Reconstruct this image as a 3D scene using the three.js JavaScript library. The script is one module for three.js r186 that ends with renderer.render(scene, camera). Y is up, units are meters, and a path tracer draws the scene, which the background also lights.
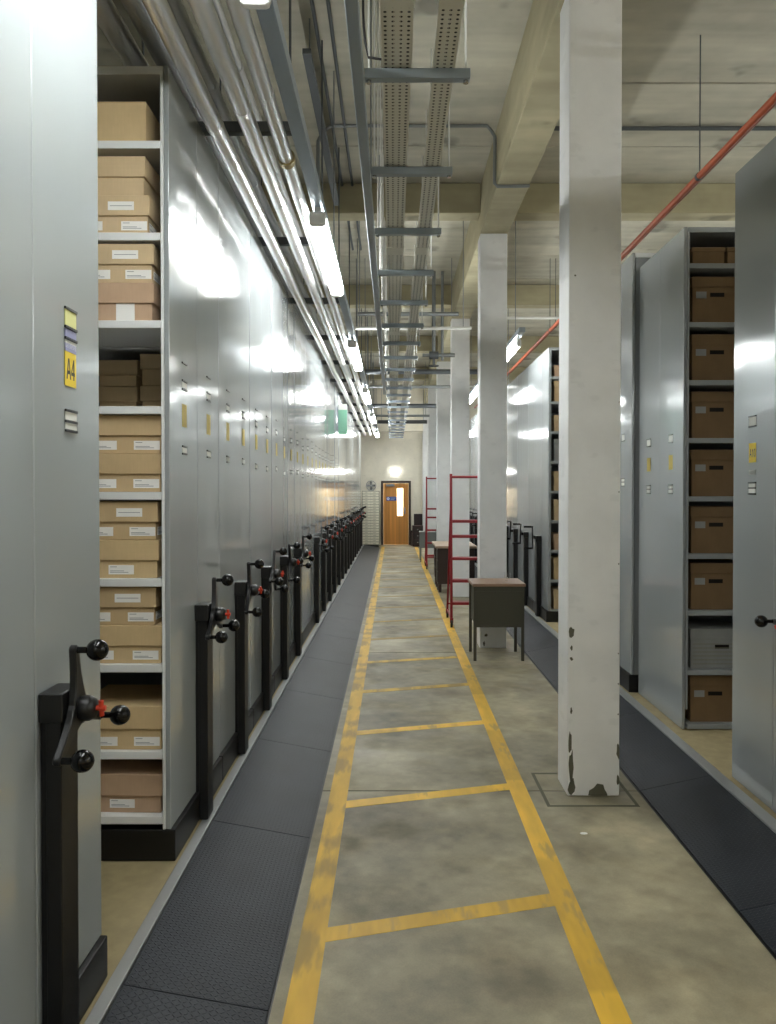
import * as THREE from 'three';
import { RoundedBoxGeometry } from 'three/addons/geometries/RoundedBoxGeometry.js';
import { mergeGeometries } from 'three/addons/utils/BufferGeometryUtils.js';
import { RectAreaLightUniformsLib } from 'three/addons/lights/RectAreaLightUniformsLib.js';
RectAreaLightUniformsLib.init();

// ------------------------------------------------------------------ camera, exposure
const scene = new THREE.Scene();
const EYE = 1.7;
const camera = new THREE.PerspectiveCamera(2 * Math.atan(512 / 800) * 180 / Math.PI, 776 / 1024, 0.05, 80);
camera.position.set(0, EYE, 0);
camera.rotation.set(-0.75 * Math.PI / 180, 0, 0);
camera.setViewOffset(776, 1024, -5, 9.5, 776, 1024);
camera.updateProjectionMatrix();
const renderer = new THREE.WebGLRenderer({ antialias: true });
renderer.toneMapping = THREE.LinearToneMapping;
renderer.toneMappingExposure = 2.4;
renderer.shadowMap.enabled = true;
const LAMP_WHITE = new THREE.Color(0.97, 1.0, 0.98);
const LAMP_LIGHT = 8, LAMP_GLOW = 19;
// every lamp of the hall, as [x, height, near end, tells]; they are built by lampBatten() below
const P = 0.1;                                   // height of the raised shelving floor
const WALL_D = 25.75;                            // distance of the end wall

// ------------------------------------------------------------------ small tools
let seed = 7;
const rnd = () => { seed = (seed * 1664525 + 1013904223) >>> 0; return seed / 4294967296; };
const rr = (a, b) => a + (b - a) * rnd();
const taken = {};
function numbered(n) { const k = taken[n] = (taken[n] ?? -1) + 1; return k ? `${n}_${String(k).padStart(3, '0')}` : n; }
const ORD = ['first', 'second', 'third', 'fourth', 'fifth', 'sixth', 'seventh', 'eighth', 'ninth', 'tenth', 'eleventh', 'twelfth', 'thirteenth', 'fourteenth', 'fifteenth', 'sixteenth', 'seventeenth', 'eighteenth', 'nineteenth', 'twentieth', 'twenty-first', 'twenty-second', 'twenty-third', 'twenty-fourth', 'twenty-fifth', 'twenty-sixth', 'twenty-seventh', 'twenty-eighth'];
// box uv in metres, chosen by the way each face points
function uvm(g) {
  const p = g.attributes.position, n = g.attributes.normal, uv = new Float32Array(p.count * 2);
  for (let i = 0; i < p.count; i++) {
    const ax = Math.abs(n.getX(i)), ay = Math.abs(n.getY(i)), az = Math.abs(n.getZ(i));
    let u, v;
    if (ay >= ax && ay >= az) { u = p.getX(i); v = -p.getZ(i); } else if (ax >= az) { u = -p.getZ(i); v = p.getY(i); } else { u = p.getX(i); v = p.getY(i); }
    uv[2 * i] = u; uv[2 * i + 1] = v;
  }
  g.setAttribute('uv', new THREE.BufferAttribute(uv, 2));
  return g;
}
// box from ranges, bevelled when r > 0
function bx(x0, x1, y0, y1, z0, z1, r = 0) {
  const w = Math.abs(x1 - x0), h = Math.abs(y1 - y0), d = Math.abs(z1 - z0);
  const g = r > 0 ? new RoundedBoxGeometry(w, h, d, 1, Math.min(r, w / 2.01, h / 2.01, d / 2.01)) : new THREE.BoxGeometry(w, h, d);
  g.translate((x0 + x1) / 2, (y0 + y1) / 2, (z0 + z1) / 2);
  return uvm(g);
}
// the same with a depth range (distance from the camera's station along the corridor)
const bd = (x0, x1, y0, y1, d0, d1, r = 0) => bx(x0, x1, y0, y1, -d0, -d1, r);
function rod(ax, ay, az, cx, cy, cz, r, seg = 8) {
  const a = new THREE.Vector3(ax, ay, az), c = new THREE.Vector3(cx, cy, cz), len = a.distanceTo(c);
  const g = new THREE.CylinderGeometry(r, r, len, seg, 1);
  g.applyQuaternion(new THREE.Quaternion().setFromUnitVectors(new THREE.Vector3(0, 1, 0), c.clone().sub(a).normalize()));
  g.translate((ax + cx) / 2, (ay + cy) / 2, (az + cz) / 2);
  return g;
}
function tube(points, r, seg = 24, rad = 8) {
  return new THREE.TubeGeometry(new THREE.CatmullRomCurve3(points.map(p => new THREE.Vector3(...p)), false, 'catmullrom', 0.08), seg, r, rad, false);
}
function merge(list) { return mergeGeometries(list.map(g => { const q = g.index ? g.toNonIndexed() : g; for (const k of Object.keys(q.attributes)) if (!['position', 'normal', 'uv'].includes(k)) q.deleteAttribute(k); return q; })); }
function mesh(name, geo, mat, parent) {
  const m = new THREE.Mesh(geo, mat);
  m.name = parent === scene ? numbered(name) : name;
  m.castShadow = m.receiveShadow = true;
  parent.add(m);
  return m;
}
function tag(o, label, category, group) { o.userData = { ...o.userData, label, category }; if (group) o.userData.group = group; return o; }
function thing(name, label, category, pos = [0, 0, 0], turn = 0, group) {
  const o = new THREE.Group(); o.name = numbered(name); o.position.set(...pos); o.rotation.y = turn; scene.add(o);
  return tag(o, label, category, group);
}
function structure(name, pos = [0, 0, 0]) { const o = new THREE.Group(); o.name = name; o.position.set(...pos); o.userData = { kind: 'structure' }; scene.add(o); return o; }
function part(name, parent) { const o = new THREE.Group(); o.name = name; parent.add(o); return o; }

// ------------------------------------------------------------------ textures
function hash(x, y, s) { let h = (x * 374761393 + y * 668265263 + s * 1442695041) | 0; h = Math.imul(h ^ (h >>> 13), 1274126177); return ((h ^ (h >>> 16)) >>> 0) / 4294967296; }
function vnoise(u, v, nx, ny, s) {               // tileable value noise, u and v in 0..1
  const x = u * nx, y = v * ny, xi = Math.floor(x), yi = Math.floor(y), fx = x - xi, fy = y - yi;
  const a = fx * fx * (3 - 2 * fx), b = fy * fy * (3 - 2 * fy), x1 = (xi + 1) % nx, y1 = (yi + 1) % ny, x0 = xi % nx, y0 = yi % ny;
  return (hash(x0, y0, s) * (1 - a) + hash(x1, y0, s) * a) * (1 - b) + (hash(x0, y1, s) * (1 - a) + hash(x1, y1, s) * a) * b;
}
function fbm(u, v, n, oct, s, ay = 1) { let t = 0, a = 0.5, m = 0; for (let o = 0; o < oct; o++) { t += a * vnoise(u, v, n << o, Math.max(1, Math.round(ay * (n << o))), s + o * 17); m += a; a *= 0.55; } return t / m; }
function dataTex(w, h, f, srgb = true, rep) {
  const a = new Uint8Array(w * h * 4);
  for (let y = 0; y < h; y++) for (let x = 0; x < w; x++) {
    const c = f((x + 0.5) / w, (y + 0.5) / h, x, y), i = 4 * (y * w + x);
    for (let k = 0; k < 3; k++) a[i + k] = Math.max(0, Math.min(255, Array.isArray(c) ? c[k] : c));
    a[i + 3] = 255;
  }
  const t = new THREE.DataTexture(a, w, h); t.wrapS = t.wrapT = THREE.RepeatWrapping; t.magFilter = THREE.LinearFilter; t.minFilter = THREE.LinearFilter;
  if (srgb) t.colorSpace = THREE.SRGBColorSpace;
  if (rep) t.repeat.set(...rep);
  t.needsUpdate = true; return t;
}
function canvasTex(w, h, draw) {
  const c = document.createElement('canvas'); c.width = w; c.height = h; draw(c.getContext('2d'), w, h);
  const t = new THREE.CanvasTexture(c); t.colorSpace = THREE.SRGBColorSpace; return t;
}
const smooth = (a, b, x) => { const t = Math.max(0, Math.min(1, (x - a) / (b - a))); return t * t * (3 - 2 * t); };
const floorTex = dataTex(1024, 1024, (u, v) => {
  const big = fbm(u, v, 4, 4, 3), mid = fbm(u, v, 16, 4, 21), fine = hash((u * 1024) | 0, (v * 1024) | 0, 5);
  const stain = smooth(0.50, 0.85, fbm(u, v, 10, 5, 55)), pale = smooth(0.5, 0.8, fbm(u, v, 7, 5, 77));
  const grit = fbm(u, v, 64, 3, 61);
  const k = 0.66 + 0.42 * big + 0.34 * (mid - 0.5) + 0.18 * (grit - 0.5) + 0.06 * (fine - 0.5) - 0.10 * stain + 0.10 * pale;
  return [157 * k, (148 - 3 * stain) * k, (122 - 6 * stain) * k];
}, true, [0.25, 0.25]);
const floorRough = dataTex(512, 512, (u, v) => 105 + 70 * fbm(u, v, 6, 4, 33) + 40 * smooth(0.5, 0.7, fbm(u, v, 12, 3, 45)), false, [0.25, 0.25]);
const slabTex = dataTex(512, 512, (u, v) => {
  const k = 0.80 + 0.22 * fbm(u, v, 3, 4, 8, 4) + 0.12 * fbm(u, v, 2, 3, 18, 16) + 0.08 * (fbm(u, v, 24, 3, 40) - 0.5) - 0.22 * smooth(0.66, 0.78, fbm(u, v, 6, 4, 64));
  return [188 * k, 184 * k, 167 * k];
}, true, [0.3, 0.3]);
const paintTex = dataTex(256, 512, (u, v) => {
  const wear = 0.7 * smooth(0.60, 0.76, fbm(u, v, 8, 4, 31)), dirt = fbm(u, v, 5, 4, 12), band = smooth(0.35, 0.6, vnoise(0.1, v, 2, 10, 66));
  const k = 0.72 + 0.28 * dirt + 0.10 * band;
  return [(232 * k) * (1 - wear) + 160 * wear, (184 * k) * (1 - wear) + 136 * wear, (56 * k) * (1 - wear) + 84 * wear];
}, true, [2.2, 0.5]);
const wornPaint = (lo, hi, most) => dataTex(256, 512, (u, v) => {
  const wear = most * smooth(lo, hi, 0.55 * fbm(u, v, 6, 5, 36) + 0.45 * vnoise(0.3, v, 2, 14, 43)), k = 0.74 + 0.28 * fbm(u, v, 5, 4, 12);
  return [(226 * k) * (1 - wear) + 138 * wear, (180 * k) * (1 - wear) + 116 * wear, (60 * k) * (1 - wear) + 66 * wear];
}, true, [2.2, 0.5]);
const treadBump = dataTex(128, 128, (u, v) => {      // raised lozenges, alternately turned
  let hgt = 0;
  for (const [cx, cy, t] of [[0.25, 0.25, 1], [0.75, 0.75, 1], [0.75, 0.25, -1], [0.25, 0.75, -1]]) {
    let dx = u - cx, dy = v - cy; dx -= Math.round(dx); dy -= Math.round(dy);
    const a = (dx + t * dy) * 0.7071, b = (dy - t * dx) * 0.7071;
    hgt = Math.max(hgt, 1 - smooth(0.6, 1, Math.hypot(a / 0.24, b / 0.075)));
  }
  return 255 * hgt;
}, false, [1 / 0.036, 1 / 0.036]);
const plateTex = dataTex(512, 512, (u, v) => { const k = 0.8 + 0.4 * fbm(u, v, 5, 5, 71); return [33 * k, 37 * k, 43 * k]; }, true, [0.9, 0.9]);
const cardTex = dataTex(256, 256, (u, v) => { const k = 0.93 + 0.10 * fbm(u, v, 4, 4, 9) + 0.02 * (vnoise(u, v, 128, 8, 4) - 0.5); return 245 * k; }, true, [2.5, 2.5]);
const panelBump = dataTex(256, 256, (u, v) => 128 + 90 * (vnoise(u, v, 3, 2, 5) - 0.5) + 70 * (vnoise(u, v, 9, 1, 6) - 0.5), false, [0.9, 0.35]);
const panelRough = dataTex(256, 256, (u, v) => 205 + 50 * fbm(u, v, 10, 4, 17, 0.2), false, [1.1, 0.5]);
const foilBump = dataTex(256, 256, (u, v) => 255 * fbm(u, v, 8, 5, 27), false);
const whiteTex = dataTex(512, 512, (u, v) => {
  const scuff = smooth(0.66, 0.76, fbm(u, v, 9, 4, 81, 2)), k = 0.94 + 0.10 * fbm(u, v, 5, 5, 19) - 0.025 * scuff;
  return [232 * k, 232 * k, 231 * k];
}, true, [0.8, 0.8]);
const woodTex = dataTex(256, 512, (u, v) => { const g = fbm(u, v, 14, 3, 15, 0.06), k = 0.82 + 0.3 * g; return [206 * k, 142 * k, 68 * k]; }, true, [1, 0.5]);
const boardTex = dataTex(256, 256, (u, v) => { const k = 0.9 + 0.18 * fbm(u, v, 20, 4, 25); return [158 * k, 144 * k, 108 * k]; }, true, [1, 1]);
function printTex(rows) {
  return canvasTex(128, 64, (c, w, h) => {
    c.fillStyle = '#f0efeb'; c.fillRect(0, 0, w, h); c.fillStyle = '#85858e';
    for (const [x, y, l] of rows) c.fillRect(x, y, l, 4);
  });
}
const addressPrint = printTex([[8, 10, 34], [8, 38, 70], [8, 48, 92]]);
const titlePrint = printTex([[10, 30, 108]]);
function numberPlate(text) {
  return canvasTex(128, 160, (c, w, h) => {
    c.fillStyle = '#e6c92e'; c.fillRect(0, 0, w, h); c.fillStyle = '#26221a'; c.textAlign = 'center'; c.textBaseline = 'middle';
    c.font = `bold ${text.length > 2 ? 62 : 84}px sans-serif`; c.save(); c.translate(w / 2, h / 2); c.scale(1, 1.55); c.fillText(text, 0, 2); c.restore();
  });
}

// ------------------------------------------------------------------ materials
const std = o => new THREE.MeshStandardMaterial({ roughness: 0.7, metalness: 0, ...o });
const phys = o => new THREE.MeshPhysicalMaterial({ roughness: 0.7, metalness: 0, ...o });
const M = {
  floor: std({ map: floorTex, roughness: 0.95, roughnessMap: floorRough, bumpMap: floorRough, bumpScale: 0.002 }),
  sealant: std({ color: '#3c3b36', roughness: 0.9 }),
  yellow: std({ map: paintTex, roughness: 0.5 }),
  yellowWorn: std({ map: wornPaint(0.45, 0.62, 0.7), roughness: 0.55 }),
  yellowFaint: std({ map: wornPaint(0.15, 0.45, 0.92), roughness: 0.6 }),
  slab: std({ map: slabTex, roughness: 0.9 }),
  beam: std({ map: slabTex, color: '#ece6d0', roughness: 0.85 }),
  white: std({ map: whiteTex, roughness: 0.5 }),
  wall: std({ map: whiteTex, color: '#fbf4e2', roughness: 0.45 }),
  chip: std({ color: '#5d5b4c', roughness: 0.95 }),
  tread: phys({ map: plateTex, roughness: 0.46, specularIntensity: 0.45, bumpMap: treadBump, bumpScale: 0.004 }),
  strip: std({ color: '#a3a5a4', roughness: 0.45, metalness: 0.5 }),
  board: std({ map: boardTex, roughness: 0.8 }),
  panel: phys({ color: '#a3a8aa', ior: 1.8, roughness: 0.125, roughnessMap: panelRough, metalness: 0.12, bumpMap: panelBump, bumpScale: 0.0028 }),
  shelf: std({ color: '#dfe1e1', roughness: 0.4 }),
  shelfShadeGrey: std({ color: '#a3a8aa', roughness: 0.45 }),  // darker than shelf: the shade of the right bays is put into the colour
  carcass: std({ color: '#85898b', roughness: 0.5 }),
  black: std({ color: '#0c0c0d', roughness: 0.42 }),
  gloss: phys({ color: '#060607', roughness: 0.16, specularIntensity: 0.7 }),
  cast: std({ color: '#0d0d0f', roughness: 0.35 }),
  chrome: std({ color: '#b9bcc0', roughness: 0.2, metalness: 0.9 }),
  red: std({ color: '#c4391d', roughness: 0.4 }),
  ladder: std({ color: '#8e1c25', roughness: 0.4 }),
  kraft: [std({ map: cardTex, color: '#d8bf98', roughness: 0.9 }), std({ map: cardTex, color: '#d2b78c', roughness: 0.9 }), std({ map: cardTex, color: '#cdae90', roughness: 0.9 }), std({ map: cardTex, color: '#dcc193', roughness: 0.9 })],
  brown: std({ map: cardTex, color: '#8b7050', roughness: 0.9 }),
  greyCard: std({ map: cardTex, color: '#a7a9a6', roughness: 0.9 }),
  holeDark: std({ color: '#1c1712', roughness: 0.95 }),
  address: std({ map: addressPrint, roughness: 0.6 }),
  title: std({ map: titlePrint, roughness: 0.6 }),
  paper: std({ color: '#efeeea', roughness: 0.7 }),
  cardYellow: std({ color: '#cfcf8e', roughness: 0.6 }),
  cardWhite: std({ color: '#d5d6d0', roughness: 0.5 }),
  cardBlue: std({ color: '#8e90b2', roughness: 0.6 }),
  tagYellow: std({ color: '#b9a447', roughness: 0.5 }),
  holder: std({ color: '#2c2e30', roughness: 0.4, metalness: 0.4 }),
  addedCableDark: std({ color: '#2a2b2c', roughness: 0.7 }),
  galv: std({ color: '#98a3ad', roughness: 0.4, metalness: 0.5 }),
  tray: std({ color: '#dddcd2', roughness: 0.5, metalness: 0.25 }),
  steelDark: std({ color: '#5c6063', roughness: 0.5, metalness: 0.5 }),
  foil: std({ color: '#e6e6e6', roughness: 0.3, metalness: 0.9, bumpMap: foilBump, bumpScale: 0.003 }),
  foilDull: std({ color: '#b4b6b7', roughness: 0.4, metalness: 0.85, bumpMap: foilBump, bumpScale: 0.003 }),
  brass: std({ color: '#b9a97c', roughness: 0.4, metalness: 0.6 }),
  conduit: std({ color: '#85898a', roughness: 0.4, metalness: 0.6 }),
  conduitWhite: std({ color: '#d5d5d0', roughness: 0.5 }),
  sprinkler: std({ color: '#b4552f', roughness: 0.45 }),
  sprinklerDull: std({ color: '#8c4a33', roughness: 0.5 }),
  wire: std({ color: '#c9c9c4', roughness: 0.5 }),
  lampBody: std({ color: '#dcdcd8', roughness: 0.5 }),
  lampGlow: std({ color: '#ffffff', emissive: LAMP_WHITE, emissiveIntensity: LAMP_GLOW }),
  doorWood: std({ map: woodTex, roughness: 0.4 }),
  doorFrame: std({ color: '#33241c', roughness: 0.45 }),
  olive: std({ color: '#48463a', roughness: 0.45, metalness: 0.1 }),
  greyDesk: std({ color: '#6d7370', roughness: 0.5 }),
  deskTop: std({ color: '#8d705c', roughness: 0.4 }),
  deskTan: std({ color: '#a58e78', roughness: 0.45 }),
  deskDark: std({ color: '#33251f', roughness: 0.4 }),
  chairDark: std({ color: '#2a1f1d', roughness: 0.6 }),
  chairRed: std({ color: '#3a1c1b', roughness: 0.7 }),
  cabinet: std({ color: '#dcd8c6', roughness: 0.5 }),
  cabinetLine: std({ color: '#8f8c7d', roughness: 0.6 }),
  greyPlastic: std({ color: '#8f9190', roughness: 0.4 }),
  glass: phys({ color: '#ffffff', roughness: 0.02, transmission: 1, thickness: 0 }),
};

// ------------------------------------------------------------------ the setting
// floor: concrete bays with sealant joints; the bays meet at the column rows
const DBACK = -4.2;
const COL_D = [4.45, 8.7, 12.95, 17.2, 21.45, 25.35];       // near faces of the columns
{
  const floor = structure('floor');
  const joints = [DBACK, 0.3, 4.53, 8.45, 12.7, 16.95, 21.2, WALL_D + 0.1];
  for (let i = 0; i + 1 < joints.length; i++) {
    mesh('concrete_slab', bd(-0.395, 8.6, -0.15, 0, joints[i] + 0.006, joints[i + 1] - 0.006), M.floor, floor);
    mesh('concrete_slab', bd(-5.6, -0.395, -0.15, 0, joints[i] + 0.006, joints[i + 1] - 0.006), M.floor, floor);
    if (i) mesh('joint_sealant', bd(-0.41, 8.6, -0.1, -0.002, joints[i] - 0.006, joints[i] + 0.006), M.sealant, floor);
  }
  mesh('underlay', bd(-5.6, 8.6, -0.2, -0.151, DBACK, WALL_D + 0.1), M.sealant, floor);
}
// yellow walkway lines and slanting cross bars
const LX0 = -0.355, LX1 = -0.255, RX0 = 0.665, RX1 = 0.765;
{
  const t = thing('walkway_line', 'long worn yellow painted line beside the dark ramp plates', 'floor marking');
  for (let d = -1; d < 24.8; d += 2.15) mesh('paint_stripe', bd(LX0, LX1, 0, 0.0012, d, Math.min(24.8, d + 2.15)), M.yellowWorn, t);
  const t2 = thing('walkway_line', 'long yellow painted line on the column side of the walkway', 'floor marking');
  for (let d = -1; d < 24.8; d += 2.15) mesh('paint_stripe', bd(RX0, RX1, 0, 0.0012, d, Math.min(24.8, d + 2.15)), M.yellow, t2);
  const bars = [3.05, 4.33, 5.62, 6.79, 7.96, 9.2, 10.45, 11.7, 12.95, 14.2, 15.45, 16.7, 17.95, 19.2, 20.5, 21.8];
  bars.forEach((d, i) => {
    const s = new THREE.Shape([[LX1, d - 0.05], [RX0, d + 0.215], [RX0, d + 0.315], [LX1, d + 0.05]].map(p => new THREE.Vector2(...p)));
    const g = new THREE.ExtrudeGeometry(s, { depth: 0.0012, bevelEnabled: false }); g.rotateX(-Math.PI / 2); uvm(g);
    tag(mesh('walkway_crossbar', g, i < 3 ? M.yellow : i < 5 ? M.yellowWorn : M.yellowFaint, scene), `slanting yellow painted bar across the walkway, ${ORD[i]} from the camera`, 'floor marking', 'slanting yellow bars across the walkway');
  });
}
// raised shelving floors: hardboard decks with a grey edge strip and chequer-plate ramps
for (const s of [-1, 1]) {
  const x0 = s < 0 ? -0.40 : 1.39, x1 = s < 0 ? -0.883 : 1.80, x2 = s < 0 ? -0.930 : 1.868, x3 = s < 0 ? -5.5 : 7.2;
  const end = 24.3;
  const deck = thing('shelving_deck', s < 0 ? 'tan hardboard deck with grey edge strip under the left shelving' : 'tan hardboard deck with grey edge strip under the right shelving', 'deck');
  const a = Math.min(x2, x3), b = Math.max(x2, x3);
  mesh('deck_board', bd(a, b, 0, P - 0.001, -3.5, end), M.board, deck);
  mesh('edge_strip', bd(Math.min(x1, x2), Math.max(x1, x2), 0, P + 0.004, -3.5, end, 0.003), M.strip, deck);
  const ramp = thing('access_ramp', s < 0 ? 'dark chequer-plate ramp running along the left shelving' : 'dark chequer-plate ramp running along the right shelving behind the columns', 'ramp');
  const w = Math.abs(x1 - x0), len = Math.hypot(w, P - 0.012) - 0.012, ang = Math.atan2(P - 0.012, w);
  const plate = bx(-len / 2, len / 2, -0.008, 0, -0.648, 0.648, 0.0015);
  const wedge = new THREE.Shape([[0, 0], [w - 0.004, 0], [w - 0.004, P - 0.019], [0, 0.002]].map(p => new THREE.Vector2(...p)));
  for (let d = -3.5 + (s < 0 ? 0.88 : 0.2); d < end - 0.3; d += 1.3) {
    const pl = mesh('ramp_plate', plate, M.tread, ramp);
    pl.position.set((x0 + x1) / 2, (P + 0.012) / 2, -Math.min(d + 0.65, end - 0.65));
    pl.rotation.z = s * ang;
  }
  const wg = new THREE.ExtrudeGeometry(wedge, { depth: end + 3.5, bevelEnabled: false });
  const wm = mesh('ramp_base', wg, M.black, ramp);
  wm.position.set(x0, -0.002, s < 0 ? -end : 3.5); wm.rotation.y = s < 0 ? 0 : 0;
  if (s < 0) { wm.scale.x = -1; } else { wm.position.z = -end; }
}
// walls
const slabs = [['wall_left', bd(-5.8, -5.6, 0, 5.4, DBACK, WALL_D)], ['wall_right', bd(8.6, 8.8, 0, 5.4, DBACK, WALL_D)], ['wall_front', bd(-5.8, 8.8, 0, 5.4, DBACK - 0.2, DBACK)]];
for (const [n, g] of slabs) { const m = mesh(n, g, M.wall, scene); m.name = n; m.userData = { kind: 'structure' }; }
const DX0 = -0.385, DX1 = 0.575, DTOP = 2.06;                // door opening with frame
{
  const w = structure('wall_back');
  mesh('wall_face', bd(-5.8, DX0, 0, 5.4, WALL_D, WALL_D + 0.2), M.wall, w);
  mesh('wall_face', bd(DX1, 8.8, 0, 5.4, WALL_D, WALL_D + 0.2), M.wall, w);
  mesh('wall_face', bd(DX0, DX1, DTOP, 5.4, WALL_D, WALL_D + 0.2), M.wall, w);
  mesh('bulkhead', bd(-0.9, 0.95, 3.62, 5.0, WALL_D - 0.5, WALL_D), M.wall, w);
}
// ceiling planks and concrete beams
const CEIL = 5.05, BEAM = 4.5;
{
  const c = structure('ceiling');
  for (let d = DBACK; d < WALL_D; d += 1.2) {
    const j = rr(-0.004, 0.004);
    mesh('ceiling_plank', bd(-5.8, 1.1, CEIL + j, CEIL + 0.2, d + 0.008, Math.min(WALL_D + 0.2, d + 1.192)), M.slab, c);
    mesh('ceiling_plank', bd(1.1, 8.8, CEIL - j, CEIL + 0.2, d + 0.008, Math.min(WALL_D + 0.2, d + 1.192)), M.slab, c);
  }
  mesh('screed', bd(-5.8, 8.8, CEIL + 0.2, CEIL + 0.3, DBACK - 0.2, WALL_D + 0.2), M.slab, c);
  const b = thing('concrete_beam', 'long concrete beam resting on the row of white columns', 'beam');
  mesh('beam_body', bd(0.95, 1.25, BEAM, CEIL - 0.006, DBACK, WALL_D, 0.012), M.beam, b);
  COL_D.slice(0, 5).forEach((d, i) => {
    for (const s of [-1, 1]) {
      const g = s < 0 ? bd(-5.6, 0.949, 4.72, CEIL - 0.006, d + 0.0, d + 0.26, 0.01) : bd(1.251, 8.6, 4.72, CEIL - 0.006, d, d + 0.26, 0.01);
      tag(mesh('cross_beam', g, M.beam, scene), `concrete cross beam ${s < 0 ? 'over the walkway' : 'over the right shelving'} at the ${ORD[i]} column from the camera`, 'beam', 'concrete cross beams');
    }
  });
}
// columns
function chipPatch(points) { const s = new THREE.Shape(points.map(p => new THREE.Vector2(...p))); return new THREE.ExtrudeGeometry(s, { depth: 0.0015, bevelEnabled: false }); }
COL_D.forEach((d, i) => {
  const last = i === COL_D.length - 1;
  const c = thing('column', `square white painted concrete column, ${ORD[i]} from the camera${['; chipped paint round its foot', ' behind the olive desk', ' in front of the dark brown desk', '', '', ', against the end wall'][i]}`, 'column', [i ? 1.092 : 1.12, 0, -d], 0, 'white columns along the walkway');
  mesh('shaft', bx(-0.146, 0.146, 0, BEAM, 0, last ? -0.38 : -0.26, 0.008), M.white, c);
  if (i < 2) {
    const blob = (x, y, rx, ry, n = 11) => { const pts = []; for (let k = 0; k < n; k++) { const a = k / n * 6.283, q = rr(0.65, 1.15); pts.push([Math.max(-0.144, Math.min(0.144, x + Math.cos(a) * rx * q)), Math.max(0.004, y + Math.sin(a) * ry * q)]); } return chipPatch(pts); };
    const spots = i === 0 ? [[-0.125, 0.16, 0.017, 0.10], [-0.132, 0.30, 0.010, 0.07], [-0.122, 0.05, 0.022, 0.05], [0.03, 0.02, 0.06, 0.05], [0.138, 0.25, 0.010, 0.045], [0.138, 0.09, 0.010, 0.03], [-0.125, 0.915, 0.018, 0.035], [-0.125, 0.83, 0.007, 0.014], [-0.125, 0.77, 0.009, 0.010], [-0.125, 0.48, 0.006, 0.02], [0.137, 0.80, 0.004, 0.005], [0.137, 0.63, 0.004, 0.005], [0.137, 0.46, 0.004, 0.005], [-0.11, 2.9, 0.005, 0.006], [0.137, 2.2, 0.004, 0.005], [0.137, 1.7, 0.004, 0.005], [0.137, 1.3, 0.004, 0.005]] : [[-0.08, 0.14, 0.02, 0.015], [-0.1, 0.05, 0.012, 0.03], [0.12, 0.3, 0.01, 0.04]];
    for (const [x, y, rx, ry] of spots) mesh('paint_chip', blob(x, y, rx, ry), M.chip, c);
  }
});
{
  const t = thing('column_base_patch', 'square concrete patch outlined by a groove around the nearest column foot', 'floor patch', [1.085, 0, -4.56]);
  for (const [a, b, e, f] of [[-0.25, 0.25, -0.26, -0.24], [-0.25, 0.25, 0.24, 0.26], [-0.25, -0.232, -0.24, 0.24], [0.232, 0.25, -0.24, 0.24]]) mesh('groove_filler', bx(a, b, 0, 0.0012, e, f), M.chip, t);
  tag(mesh('paper_scrap', (() => { const g = new THREE.CylinderGeometry(0.018, 0.02, 0.003, 7); g.scale(1, 1, 0.6); g.translate(0.95, 0.0016, -3.96); return g; })(), M.paper, scene), 'tiny white paper scrap on the floor before the nearest column', 'scrap');
}
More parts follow.
